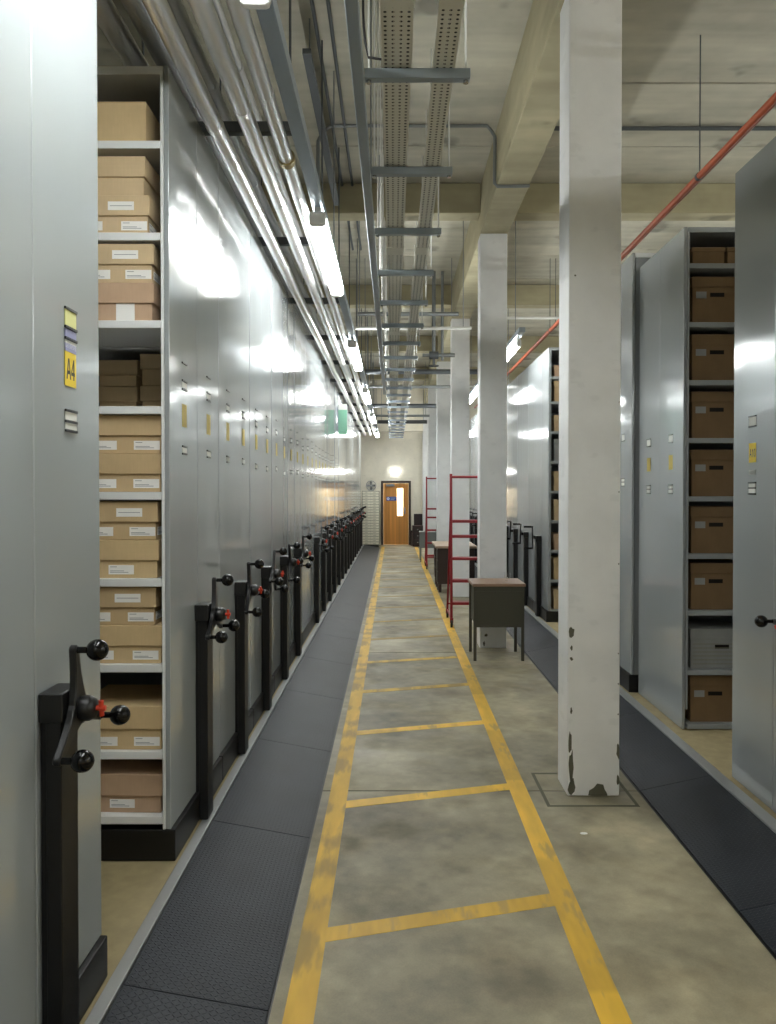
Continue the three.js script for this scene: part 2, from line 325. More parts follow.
// the end door
{
  const d = structure('door_1', [0, 0, -WALL_D]);
  mesh('frame', merge([bx(DX0, DX0 + 0.075, 0, DTOP, -0.1, 0.03), bx(DX1 - 0.075, DX1, 0, DTOP, -0.1, 0.03), bx(DX0 + 0.075, DX1 - 0.075, DTOP - 0.075, DTOP, -0.1, 0.03)]), M.doorFrame, d);
  const a = DX0 + 0.078, b = DX1 - 0.078, t = DTOP - 0.078, gx0 = 0.13, gx1 = 0.325, gy0 = 0.93, gy1 = 1.82;
  mesh('leaf', merge([bx(a, gx0, 0.01, t, -0.045, 0), bx(gx1, b, 0.01, t, -0.045, 0), bx(gx0, gx1, 0.01, gy0, -0.045, 0), bx(gx0, gx1, gy1, t, -0.045, 0)]), M.doorWood, d);
  mesh('vision_panel', bx(gx0, gx1, gy0, gy1, -0.026, -0.020), M.glass, d);
  const sg = mesh('sign_plate', bx(-0.215, 0.12, 1.42, 1.55, 0, 0.004), std({ map: canvasTex(256, 96, (c, w, h) => { c.fillStyle = '#274b9c'; c.fillRect(0, 0, w, h); c.fillStyle = '#dfe6f4'; c.beginPath(); c.arc(48, 48, 34, 0, 7); c.fill(); c.fillStyle = '#274b9c'; c.fillRect(30, 42, 36, 12); c.fillStyle = '#b9c8ea'; c.fillRect(104, 26, 120, 10); c.fillRect(104, 56, 96, 10); }), roughness: 0.4 }), d);
  { const g = sg.geometry, p = g.attributes.position, uv = g.attributes.uv; for (let i = 0; i < p.count; i++) uv.setXY(i, (p.getX(i) + 0.215) / 0.335, (p.getY(i) - 1.42) / 0.13); }
  mesh('door_closer', merge([bx(-0.22, 0.05, 1.88, 1.94, 0, 0.05, 0.006), bx(-0.08, 0.0, 1.94, 1.955, 0.02, 0.16)]), M.galv, d);
  const h = mesh('lever_plate', bx(0.36, 0.40, 1.0, 1.2, 0, 0.006), M.chrome, d);
  mesh('lever', merge([rod(0.38, 1.13, 0, 0.38, 1.13, 0.05, 0.009), rod(0.38, 1.13, 0.05, 0.26, 1.13, 0.05, 0.009)]), M.chrome, h);
  // the lit lobby behind the door's pane
  const l = structure('wall_lobby');
  mesh('lobby_shell', merge([bd(-1.2, 1.4, 0, 2.6, WALL_D + 2.2, WALL_D + 2.3), bd(-1.3, -1.2, 0, 2.6, WALL_D + 0.2, WALL_D + 2.3), bd(1.4, 1.5, 0, 2.6, WALL_D + 0.2, WALL_D + 2.3), bd(-1.2, 1.4, 2.6, 2.7, WALL_D + 0.2, WALL_D + 2.3), bd(-1.2, 1.4, -0.1, 0, WALL_D + 0.2, WALL_D + 2.3)]), M.wall, l);
  const lt = tag(mesh('lobby_lamp', bd(-0.3, 0.5, 2.54, 2.599, WALL_D + 0.9, WALL_D + 1.5), std({ color: '#ffffff', emissive: new THREE.Color(1, 0.93, 0.75), emissiveIntensity: 6 }), scene), 'ceiling light in the lobby behind the glazed wooden door', 'light');
  const ra = new THREE.RectAreaLight(new THREE.Color(1, 0.93, 0.75), 40, 0.8, 0.6); ra.position.set(0.1, 2.53, -(WALL_D + 1.2)); ra.rotation.x = -Math.PI / 2; ra.castShadow = true; scene.add(ra);
}

// ------------------------------------------------------------------ mobile shelving
const W = 0.965, TOP = 3.42;                       // width of a double unit; its top above the deck
const halfPanel = bx(-0.022, 0, 0.14, TOP, -W / 2 + 0.002, -0.001, 0.004);
const farHalfPanel = bx(-0.022, 0, 0.14, TOP, -W + 0.001, -W / 2 - 0.002, 0.004);
const plinthG = bx(-3.5, 0.018, 0.002, 0.138, -W + 0.002, -0.002, 0.004);
const topG = bx(-3.5, -0.023, TOP - 0.035, TOP, -W + 0.002, -0.002);
const carcassG = bx(-3.5, -0.024, 0.14, TOP - 0.036, -W + 0.006, -0.006);
const postG = bx(0.019, 0.062, 0.009, 0.975, -0.058, 0.058, 0.004);
const headG = bx(0.001, 0.068, 0.975, 1.055, -0.064, 0.064, 0.005);
const postSpineG = bx(0.001, 0.018, 0.14, 0.974, -0.045, 0.045);
// star handle: hub, three tapering arms and ball grips
const hubG = (() => { const g = new THREE.LatheGeometry([[0.001, 0], [0.03, 0], [0.028, 0.03], [0.034, 0.045], [0.036, 0.07], [0.026, 0.088], [0.001, 0.09]].map(p => new THREE.Vector2(...p)), 14); g.rotateZ(-Math.PI / 2); return g; })();
const armG = (() => {
  const s = new THREE.Shape(); s.moveTo(-0.042, 0); s.lineTo(-0.034, 0.035); s.bezierCurveTo(-0.018, 0.07, -0.013, 0.1, -0.011, 0.166); s.absarc(0, 0.168, 0.011, Math.PI, 0, true); s.bezierCurveTo(0.013, 0.1, 0.018, 0.07, 0.034, 0.035); s.lineTo(0.042, 0); s.closePath();
  const g = new THREE.ExtrudeGeometry(s, { depth: 0.014, bevelEnabled: true, bevelSize: 0.003, bevelThickness: 0.003, bevelSegments: 1, curveSegments: 6 });
  g.rotateY(Math.PI / 2); g.translate(0.03, 0, 0); return g;                       // lies in the plane across x
})();
const gripG = (() => { const g = new THREE.LatheGeometry([[0.009, 0], [0.009, 0.03], [0.013, 0.034], ...Array.from({ length: 11 }, (_, k) => [Math.max(0.0005, 0.030 * Math.sin(0.45 + k * 0.2692)), 0.058 - 0.030 * Math.cos(0.45 + k * 0.2692)])].map(p => new THREE.Vector2(...p)), 16); g.rotateZ(-Math.PI / 2); g.translate(0.043, 0.168, 0); return g; })();
const pinG = (() => { const g = merge([rod(0.085, 0, 0, 0.115, 0, 0, 0.008), rod(0.103, -0.022, 0, 0.103, 0.022, 0, 0.007)]); return g; })();
function starHandle(parent, turn, z, y = 0.995) {
  const h = part('handle', parent); h.position.set(0.047, y, z); h.rotation.x = turn;
  mesh('hub', hubG, M.cast, h); mesh('lock_pin', pinG, M.red, h);
  for (let k = 0; k < 3; k++) { const a = mesh('arm', armG, M.cast, h); a.rotation.x = k * 2.0944; const g = mesh('ball_grip', gripG, M.gloss, h); g.rotation.x = k * 2.0944; }
}
const crankBarG = merge([bx(0.03, 0.048, -0.15, 0.15, -0.013, 0.013, 0.003), bx(0.0, 0.03, -0.02, 0.02, -0.02, 0.02)]);
const crankGripG = rod(0.048, 0.14, 0, 0.15, 0.14, 0, 0.013, 10);
function crankHandle(parent, turn, z) {
  const h = part('handle', parent); h.position.set(0.068, 1.03, z); h.rotation.x = turn;
  mesh('crank_arm', crankBarG, M.cast, h);
  for (let k = 0; k < 2; k++) { const g = mesh('hand_grip', crankGripG, M.gloss, h); g.rotation.x = k * Math.PI; }
}
const cardG = bx(0.0005, 0.003, -0.024, 0.024, -0.04, 0.04), cardSmallG = bx(0.0005, 0.003, -0.012, 0.012, -0.04, 0.04);
const railG = bx(0.0005, 0.006, -0.0035, 0.0035, -0.043, 0.043);
const tagG = (() => { const g = bx(0.0006, 0.002, -0.052, 0.052, -0.04, 0.04), p = g.attributes.position, uv = g.attributes.uv; for (let i = 0; i < p.count; i++) uv.setXY(i, 0.5 - p.getZ(i) / 0.08, p.getY(i) / 0.104 + 0.5); return g; })();
// label column on one half panel; style: 0 near left, 1 left row, 2 right row
function cards(u, z, style, text) {
  const put = (name, g, m, y) => { const o = mesh(name, g, m, u); o.position.set(0, y, z); };
  const rail = y => put('card_rail', railG, M.holder, y);
  const dy = rr(-0.02, 0.02);
  if (style === 0) {
    rail(2.14); put('index_card', cardG, M.cardYellow, 2.113); rail(2.085); put('index_card', cardSmallG, M.cardBlue, 2.068); rail(2.052); put('index_card', cardSmallG, M.cardWhite, 2.036); put('index_card', cardSmallG, M.cardBlue, 2.026);
    put('number_tag', tagG, std({ map: numberPlate(text), roughness: 0.45 }), 1.965);
    rail(1.84); put('index_card', cardSmallG, M.cardWhite, 1.825); rail(1.808); put('index_card', cardSmallG, M.cardWhite, 1.793); rail(1.781);
  } else if (style === 1) {
    for (const y of [2.18, 2.10, 2.06]) rail(y + dy); put('index_card', cardSmallG, M.cardWhite, 2.08 + dy);
    put('number_tag', tagG, M.tagYellow, 1.95);
    rail(1.80 + dy); put('index_card', cardSmallG, M.cardWhite, 1.783 + dy); rail(1.766 + dy);
  } else {
    rail(2.03); put('index_card', cardG, M.cardWhite, 2.003); rail(1.976);
    put('number_tag', tagG, text ? std({ map: numberPlate(text), roughness: 0.45 }) : M.tagYellow, 1.835);
    if (text) put('index_card', cardSmallG, M.greyCard, 1.73);
    rail(1.674); put('index_card', cardSmallG, M.cardWhite, 1.66); rail(1.646); put('index_card', cardSmallG, M.cardWhite, 1.63); rail(1.614);
  }
}
// u: unit; levels: heights of the shelf boards above the deck; flip: the open side is at the other edge
function openBay(u, levels, flip, m = M.shelf) {
  const zr = (a, b) => flip ? [-W - b, -W - a] : [a, b];
  const uprightG = bx(-0.036, -0.0225, 0.14, TOP - 0.037, ...zr(-0.035, -0.001), 0.002);
  const boardG = bx(-0.95, -0.037, -0.034, 0, ...zr(-0.46, -0.004), 0.003), farBoardG = bx(-0.95, -0.037, -0.034, 0, ...zr(-0.95, -0.49), 0.003);
  mesh('side_liner', bx(-0.03, -0.023, 0.14, TOP - 0.037, ...zr(-W + 0.03, -0.036)), M.carcass, u);
  for (let k = 0; k < 3; k++) { const up = mesh('upright', uprightG, m, u); up.position.x = -0.92 * k; }
  for (const y of levels) for (const g of [boardG, farBoardG]) for (const k of [0, 1]) { const b = mesh('shelf_board', g, m, u); b.position.set(-0.93 * k, y, 0); }
  mesh('top_board', bx(-3.5, -0.023, TOP - 0.036, TOP, -W + 0.002, -0.001, 0.003), m, u);
  mesh('back_sheet', bx(-1.9, -0.023, 0.14, TOP - 0.037, ...zr(-W + 0.001, -W + 0.006)), M.carcass, u);
  mesh('end_body', bx(-3.5, -1.9, 0.14, TOP - 0.037, -W + 0.006, -0.006), M.carcass, u);
}
function shelvingUnit(side, d, label, o = {}) {
  // left units face +x with their near edge at d; right units are turned round
  const x = side < 0 ? -0.96 : (o.x ?? 1.9), w = W;
  const u = thing('shelving_unit', label, 'shelving', [x, P, side < 0 ? -d : -(d + w)], side < 0 ? 0 : Math.PI, side < 0 ? 'grey mobile shelving units of the left row' : 'grey mobile shelving units of the right row');
  if (o.tall) u.scale.y = o.tall;
  const py = o.noPlinth ? 0.14 : 0;
  for (const g of [halfPanel, farHalfPanel]) { const m = mesh('end_panel', g, M.panel, u); m.rotation.y = rr(-0.005, 0.005); m.rotation.z = rr(-0.0006, 0.0006); if (py) { m.scale.y = TOP / (TOP - 0.14) * 0.999; m.position.y = -0.14 * TOP / (TOP - 0.14) * 0.999 + 0.004; } }
  if (!py) mesh('plinth', plinthG, M.black, u);
  if (o.levels) openBay(u, o.levels, side > 0, side > 0 ? M.shelfShadeGrey : M.shelf); else { mesh('top_cover', topG, M.shelf, u); mesh('carcass', carcassG, M.carcass, u); }
  if (o.post !== false) {
    const z = o.postZ ?? -w / 2;
    if (!o.noPost) { const p1 = mesh('control_post', postG, M.black, u), p2 = mesh('gear_head', headG, M.black, u), p3 = mesh('post_spine', postSpineG, M.black, u); p1.position.z = p2.position.z = p3.position.z = z; }
    if (o.crank) crankHandle(u, o.turn ?? 0, z); else starHandle(u, o.turn ?? 0, z, 1.0);
  }
  if (o.cards !== undefined) { cards(u, -w * 0.25, o.cards, o.text?.[0]); cards(u, -w * 0.75, o.cards, o.text?.[1]); }
  return u;
}
// levels of the open left unit, measured above the deck (top faces of the boards)
const yAt = (py, D) => { const a = 0.75 * Math.PI / 180, k = (502.5 - py) / 800; return EYE + D * (k * Math.cos(a) - Math.sin(a)) / (Math.cos(a) + k * Math.sin(a)); };
const xAt = (px, py, D) => { const a = 0.75 * Math.PI / 180, H = yAt(py, D) - EYE; return (px - 393) / 800 * (D * Math.cos(a) - H * Math.sin(a)); };
const U2 = 3.44;
const L_LEVELS = [140, 232, 320, 406, 492, 579, 665, 752, 817].map(p => yAt(p, U2) - P);
const R2D = 5.36, R_LEVELS = [263, 322, 380, 438, 496.5, 554, 611, 670.5, 727].map(p => Math.max(0.038, (yAt(p, R2D) - P) / 0.985));
let ln = 0;
const leftLabel = extra => `grey shelving unit, ${ORD[ln++]} in the left row${extra ?? ''}`;
shelvingUnit(-1, 1.66, leftLabel(', with the number A4'), { cards: 0, text: ['A3', 'A4'], turn: 0.14, postZ: -0.555 });
shelvingUnit(-1, U2, leftLabel(', its shelves of boxes open to view'), { cards: 1, levels: L_LEVELS, turn: 0.02 });
const turns = [0.25, -0.3, 0.5, 0.15];
for (let k = 0; k < 4; k++) shelvingUnit(-1, 4.41 + k * 0.97, leftLabel(), { cards: 1, turn: turns[k] });
shelvingUnit(-1, 8.29, leftLabel(', without a handle post'), { cards: 1, post: false });
for (let k = 0; k < 15; k++) shelvingUnit(-1, 9.26 + k * 0.97 + (k > 3 ? 0.07 : 0) + (k > 9 ? 0.07 : 0), leftLabel(), { cards: k < 5 ? 1 : undefined, turn: rr(-1, 1) });
let rn = 0;
const rightLabel = extra => `grey shelving unit, ${ORD[rn++]} in the right row${extra ?? ''}`;
shelvingUnit(1, 3.505, rightLabel(', cut by the picture edge'), { tall: 0.985, noPlinth: true, cards: 2, text: ['A10', 'A10'], turn: Math.PI / 2, postZ: -0.84 });
shelvingUnit(1, R2D, rightLabel(', its shelves of boxes open to view'), { tall: 0.985, x: 1.945, noPlinth: true, cards: 2, levels: R_LEVELS, post: false });
shelvingUnit(1, 6.36, rightLabel(', half hidden by the nearest column'), { tall: 1.022, cards: 2, turn: 0.3 });
shelvingUnit(1, 7.33, rightLabel(), { tall: 1.022, cards: 2, turn: 0.1 });
const R5D = 9.8, R5_LEVELS = [0.16, 0.53, 0.90, 1.27, 1.64, 2.01, 2.38, 2.75, 3.06];
shelvingUnit(1, R5D, rightLabel(', with open shelves beside the nearest column'), { tall: 0.985, levels: R5_LEVELS, crank: true, turn: 0.1 });
for (let k = 1; k < 14; k++) shelvingUnit(1, R5D + k * 0.97, rightLabel(), { tall: 0.985, crank: true, turn: rr(-0.4, 0.4) });

// ------------------------------------------------------------------ boxes on the shelves
const decal = (w, h) => { const g = new THREE.BoxGeometry(w, h, 0.0012); return g; };
// a lidded archive box: its front face lies at z = 0, its right edge at x = 0, its base at y = 0
function archiveBox(pos, o, label, group) {
  const b = thing('archive_box', label, 'box', pos, o.turn ?? 0, group), w = o.w ?? 0.38, d = o.d ?? 0.40, h = o.h ?? 0.165, lid = o.lid ?? 0.088, m = o.m ?? M.kraft[0], e = 0.009;
  mesh('body', bx(-w + e, -e, 0, h - 0.004, -d + e, -e, 0.002), m, b);
  mesh('lid', bx(-w, 0, h - lid, h, -d, 0, 0.003), m, b);
  for (const [on, mat, x0, x1, y0, y1] of o.labels ?? []) {
    const l = mesh('paper_label', decal(x1 - x0, y1 - y0), M[mat], b);
    l.position.set((x0 + x1) / 2, (y0 + y1) / 2, (on === 'lid' ? 0 : -e) + 0.0004);
  }
  if (o.side) { const l = mesh('paper_label', decal(0.10, 0.036), M.address, b); l.rotation.y = Math.PI / 2; l.position.set(-e + 0.0004, 0.037, -0.08); }
  return b;
}
const SH = (k) => L_LEVELS[k] + P + 0.001;
const BD = U2 + 0.022;                             // distance of the box fronts
const title = x => ['lid', 'title', x - 0.112, x, 0.100, 0.137], addr = x => ['body', 'address', x - 0.112, x, 0.016, 0.055];
const bx0 = px => Math.min(-1.0, xAt(px, 400, BD));
const G1 = 'kraft archive boxes on the open left shelves';
// [shelf, right edge in x, base, options, words]
{
  const c = thing('carton', 'plain kraft carton alone on the top shelf of the open left unit', 'box', [bx0(147), SH(0), -BD], 0);
  mesh('body', bx(-0.40, 0, 0, 0.170, -0.36, 0, 0.003), M.kraft[3], c);
  mesh('flap', merge([bx(-0.399, -0.2, 0.1702, 0.1732, -0.359, -0.001), bx(-0.199, -0.001, 0.1702, 0.1732, -0.359, -0.001)]), M.kraft[3], c);
}
const rows = [
  [1, 146, 1, { m: M.kraft[0], h: 0.165 }, 'plain upper kraft archive box on the second shelf from the top'],
  [1, 150, 0, { m: M.kraft[0], labels: [title(-0.066), addr(-0.012), addr(-0.205)], side: 1 }, 'lower kraft archive box with lid label on the second shelf from the top'],
  [2, 154, 1, { m: M.kraft[0], labels: [title(-0.066), addr(-0.012), addr(-0.19)], side: 1 }, 'upper kraft archive box with lid label on the third shelf from the top'],
  [2, 154, 0, { m: M.kraft[2], labels: [['body', 'paper', -0.165, -0.085, 0.0, 0.078]] }, 'lower pinkish archive box with a torn white paper on its front'],
  [4, 163, 1, { m: M.kraft[1], labels: [addr(-0.014), addr(-0.2)], turn: 0.02 }, 'upper kraft archive box on the shelf just below the dark gap'],
  [4, 164, 0, { m: M.kraft[1], labels: [addr(-0.014), addr(-0.2)] }, 'lower kraft archive box on the shelf just below the dark gap'],
  [5, 157, 1, { m: M.kraft[1], labels: [title(-0.066), addr(-0.012), addr(-0.195)], side: 1 }, 'upper kraft archive box on the sixth shelf, lid label in the middle'],
  [5, 158, 0, { m: M.kraft[3], labels: [['body', 'address', -0.22, -0.11, 0.016, 0.056]] }, 'lower kraft archive box on the sixth shelf, one label at its left'],
  [6, 155, 1, { m: M.kraft[1], labels: [title(-0.066), addr(-0.012), addr(-0.2)], side: 1 }, 'upper kraft archive box on the seventh shelf, behind the nearest top handle ball'],
  [6, 168, 0, { m: M.kraft[3], labels: [addr(-0.02), addr(-0.215)] }, 'lower kraft archive box with deep lid on the seventh shelf'],
  [7, 168, 0, { m: M.kraft[3], h: 0.19, lid: 0.1, labels: [addr(-0.016), addr(-0.2)] }, 'single kraft archive box on the second shelf from the bottom'],
  [8, 160, 0, { m: M.kraft[2], h: 0.17, lid: 0.095, labels: [['body', 'address', -0.235, -0.125, 0.02, 0.058]], turn: -0.03 }, 'single brownish archive box on the lowest shelf of the open left unit'],
];
for (const [k, px, up, o, label] of rows) archiveBox([bx0(px), SH(k) + up * 0.1665, -BD - (o.turn ? 0.012 : 0)], o, label, G1);
// a second stack farther in on each shelf, mostly behind the near unit
for (const k of [1, 2, 4, 5, 6]) for (const up of [0, 1]) archiveBox([bx0(150) - 0.40, SH(k) + up * 0.1665, -BD - 0.01], { m: M.kraft[k % 3], labels: [addr(-0.05)] }, `${up ? 'upper' : 'lower'} archive box in the inner stack on left shelf ${ORD[k]} from the top`, G1);
// boxes on the far side of the fourth shelf, seen through the gap
[[-1.05, 0, 0.155], [-1.05, 1, 0.155], [-1.262, 0, 0.15], [-1.262, 1, 0.13]].forEach(([x, up, h], i) => archiveBox([x, SH(3) + up * (i < 2 ? 0.157 : 0.152), -(U2 + 0.52)], { m: M.kraft[1], w: 0.2, d: 0.4, h, lid: 0.075 }, ['lower right', 'upper right', 'lower left', 'upper left'][i] + ' shaded box set far back on the dark fourth shelf', G1));
// the right-hand open unit: brown boxes with hand holes
const RH = k => R_LEVELS[k] * 0.985 + P + 0.001;
const G2 = 'boxes on the open right shelves';
function handBox(pos, o, label) {
  const b = thing('storage_box', label, 'box', pos, 0, G2), w = o.w, h = o.h, d = 0.4, m = o.m;
  mesh('body', bx(0.006, w - 0.006, 0, h - 0.003, -d, -0.006, 0.002), m, b);
  mesh('lid', bx(0, w, h - (o.lid ?? 0.07), h, -d - 0.004, 0, 0.003), m, b);
  if (o.hole) { const q = mesh('hand_hole', bx(o.hole, o.hole + 0.095, h - 0.135, h - 0.108, -0.0065, -0.0045), M.holeDark, b); }
  if (o.tag) mesh('paper_label', bx(0.03, 0.10, h - 0.145, h - 0.100, -0.0063, -0.0048), M.greyCard, b);
  for (let k = 0; k < (o.lines ?? 0); k++) mesh('rib', bx(0.02, w - 0.02, 0.03 + k * 0.027, 0.034 + k * 0.027, -0.006, -0.003), M.cabinetLine, b);
}
const RX = 1.945 + 0.07;
R_LEVELS.forEach((_, k) => {
  const z = -(R2D + 0.05), n = `right shelf ${ORD[k]} from the top`;
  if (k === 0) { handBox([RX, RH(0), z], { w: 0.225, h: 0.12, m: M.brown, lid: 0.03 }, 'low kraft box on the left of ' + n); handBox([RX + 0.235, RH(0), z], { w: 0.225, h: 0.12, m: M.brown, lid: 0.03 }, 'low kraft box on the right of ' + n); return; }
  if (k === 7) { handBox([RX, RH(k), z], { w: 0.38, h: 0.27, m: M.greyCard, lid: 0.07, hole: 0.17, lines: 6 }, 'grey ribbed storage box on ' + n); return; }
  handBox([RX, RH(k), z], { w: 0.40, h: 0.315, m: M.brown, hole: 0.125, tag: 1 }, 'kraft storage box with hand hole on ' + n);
});
// pale boxes of the far right open unit
for (let k = 0; k < 9; k++) {
  const z = -(R5D + 0.03), y = P + R5_LEVELS[k] * 0.985 + 0.001;
  handBox([1.9 + 0.075, y, z], { w: 0.36, h: k === 8 ? 0.14 : [0.24, 0.27, 0.2, 0.255][k % 4], m: k === 5 ? M.greyCard : M.kraft[k % 3], tag: k === 5 }, `${k === 5 ? 'grey' : 'kraft'} box in the open unit behind the nearest column, ${ORD[k]} from the floor`);
}

// ------------------------------------------------------------------ lamps
function lampBatten(x, y, d, label, len = 1.8, group = 'fluorescent battens over the walkway', slim = 1) {
  const t = thing('fluorescent_lamp', label, 'lamp', [x, y, -d - len / 2], 0, group);
  mesh('housing', bx(-0.022, 0.022, 0.041, 0.074, -len / 2, len / 2, 0.004), M.lampBody, t);
  mesh('lamp_diffuser', bx(-0.052, 0.052, -0.045, 0.04, -len / 2 + 0.029, len / 2 - 0.029, 0.022), M.lampGlow, t);
  for (const e of [-1, 1]) mesh('end_cap', bx(-0.054, 0.054, -0.047, 0.042, e * len / 2 - 0.028, e * len / 2 + 0.028, 0.02), M.lampBody, t);
  const l = new THREE.RectAreaLight(LAMP_WHITE, LAMP_LIGHT, 0.08, len - 0.1);
  t.scale.x = slim; l.width *= slim;
  l.position.set(x, y - 0.052, -d - len / 2); l.rotation.x = -Math.PI / 2; l.castShadow = true; scene.add(l);
}
[[-3.4, 'behind the camera'], [0.95, 'above the nearest shelving unit'], [5.0, 'first in view'], [9.2, 'second in view'], [13.4, 'third in view'], [17.6, 'fourth in view'], [22.5, 'last before the end wall']].forEach(([d, w]) => lampBatten(-0.47, 3.40, d, `long fluorescent batten over the left ramp, ${w}`));
[[9.25, 'seen beside the second column'], [13.45, 'second of its row'], [17.65, 'third of its row'], [22.6, 'last of its row']].forEach(([d, w]) => lampBatten(1.45, 3.42, d, `fluorescent batten over the right ramp, ${w}`, 1.8, 'fluorescent battens over the right ramp', 0.5));
[-2.4, -0.3, 1.8, 3.9, 6.0, 8.1, 10.2, 14.4, 18.6].forEach((d, i) => lampBatten(6.3, 3.62, d, `unseen fluorescent batten added over the aisle behind the right shelving, ${ORD[i]} along`, 1.8, 'unseen added battens behind the right shelving'));  // unseen row added out of view, closely spaced to brighten the right ceiling
{
  const t = thing('lamp_trunking', 'long grey steel channel carrying the fluorescent battens over the left ramp', 'trunking');
  mesh('channel', bd(-0.505, -0.435, 3.475, 3.54, -3.8, 25.0, 0.004), M.galv, t);
  for (let d = -2; d < 25; d += 4.2) mesh('drop_rod', rod(-0.47, 3.54, -d, -0.47, CEIL - 0.006, -d, 0.006, 6), M.conduit, t);
  const t2 = thing('lamp_trunking', 'long grey steel channel carrying the fluorescent battens over the right ramp', 'trunking');
  mesh('channel', bd(1.415, 1.485, 3.495, 3.55, 9.0, 25.0, 0.004), M.galv, t2);
  const t3 = thing('lamp_trunking', 'long grey steel channel carrying the added unseen battens behind the right shelving', 'trunking');
  mesh('channel', bd(6.265, 6.335, 3.695, 3.76, -3.8, 25.0, 0.004), M.galv, t3);
  for (let d = -2; d < 25; d += 4.2) mesh('drop_rod', rod(6.3, 3.76, -d, 6.3, CEIL - 0.006, -d, 0.006, 6), M.conduit, t3);
  for (let d = 9.5; d < 25; d += 2.1) mesh('drop_rod', rod(1.45, 3.55, -d, 1.45, CEIL - 0.006, -d, 0.006, 6), M.conduit, t2);
}

{
  const e = thing('bulkhead_light', 'small glowing bulkhead light on the end wall above the door', 'lamp', [0.07, 2.36, -WALL_D]);
  mesh('back_plate', bx(-0.16, 0.16, -0.07, 0.07, 0, 0.02, 0.006), M.lampBody, e);
  mesh('lamp_lens', bx(-0.15, 0.15, -0.06, 0.06, 0.021, 0.07, 0.02), std({ color: '#ffffff', emissive: LAMP_WHITE, emissiveIntensity: 9 }), e);
  const l = new THREE.RectAreaLight(LAMP_WHITE, 9, 0.3, 0.12); l.position.set(0.07, 2.36, -WALL_D + 0.075); l.rotation.y = Math.PI; l.castShadow = true; scene.add(l);
}

// ------------------------------------------------------------------ pipes over the left shelving
const PIPE_END = 24.6;
function wrappedPipe(x, y, r, mat, label, bands = true) {
  const t = thing('insulated_pipe', label, 'pipe', [0, 0, 0], 0, 'foil-wrapped pipes above the left shelving');
  const len = PIPE_END + 3.8, n = 46, rad = 12, pos = [], uv = [], idx = [];
  for (let i = 0; i <= n; i++) for (let k = 0; k <= rad; k++) {
    const a = k / rad * 2 * Math.PI, q = r * (1 + 0.03 * (hash(i, k % rad, 3 + Math.round(x * 100)) - 0.5) * 2);
    pos.push(x + Math.cos(a) * q, y + Math.sin(a) * q, 3.8 - i / n * len); uv.push(k / rad * 2 * Math.PI * r * 4, i / n * len * 2);
  }
  for (let i = 0; i < n; i++) for (let k = 0; k < rad; k++) { const a = i * (rad + 1) + k, b = a + rad + 1; idx.push(a, a + 1, b, b, a + 1, b + 1); }
  const g = new THREE.BufferGeometry(); g.setAttribute('position', new THREE.Float32BufferAttribute(pos, 3)); g.setAttribute('uv', new THREE.Float32BufferAttribute(uv, 2)); g.setIndex(idx); g.computeVertexNormals();
  mesh('foil_wrap', g, mat, t);
  if (bands) for (let d = 0.6 + Math.abs(x); d < PIPE_END; d += 1.2) mesh('joint_band', rod(x, y, -d, x, y, -d - 0.05, r * 1.05, 12), mat, t);
  return t;
}
wrappedPipe(-0.86, 3.47, 0.042, M.foil, 'shiny foil-wrapped pipe running closest above the left panels');
wrappedPipe(-0.695, 3.47, 0.042, M.foil, 'shiny foil-wrapped pipe, middle one of the lower tier');
const pc = wrappedPipe(-0.565, 3.47, 0.036, M.foil, 'shiny foil-wrapped pipe running next to the fluorescent lamps');
mesh('brass_collar', rod(-0.565, 3.47, -4.25, -0.565, 3.47, -4.30, 0.047, 14), M.brass, pc);
wrappedPipe(-1.17, 3.648, 0.05, M.foil, 'foil-wrapped pipe over the shelf tops, farthest from the walkway');
wrappedPipe(-1.03, 3.66, 0.05, M.foilDull, 'dull grey pipe over the shelf tops beside the shiny one');
wrappedPipe(-0.90, 3.68, 0.045, M.foilDull, 'dull grey pipe of the upper tier above the panel edge');
wrappedPipe(-0.74, 3.68, 0.04, M.foilDull, 'dull grey pipe of the upper tier above the middle shiny pipe');
for (let d = 0.4, i = 0; d < 24.5; d += 1.85, i++) {
  const t = thing('pipe_support', `dark steel cross bar carrying the foil pipes, ${ORD[i]} from the camera`, 'bracket', [0, 0, 0], 0, 'cross bars carrying the foil pipes');
  mesh('bar', bd(-1.3, -0.512, 3.535, 3.59, d, d + 0.05, 0.003), M.steelDark, t);
  for (const x of [-1.28, -0.526]) mesh('drop_rod', rod(x, 3.59, -d - 0.025, x, CEIL, -d - 0.025, 0.007, 6), M.steelDark, t);
}

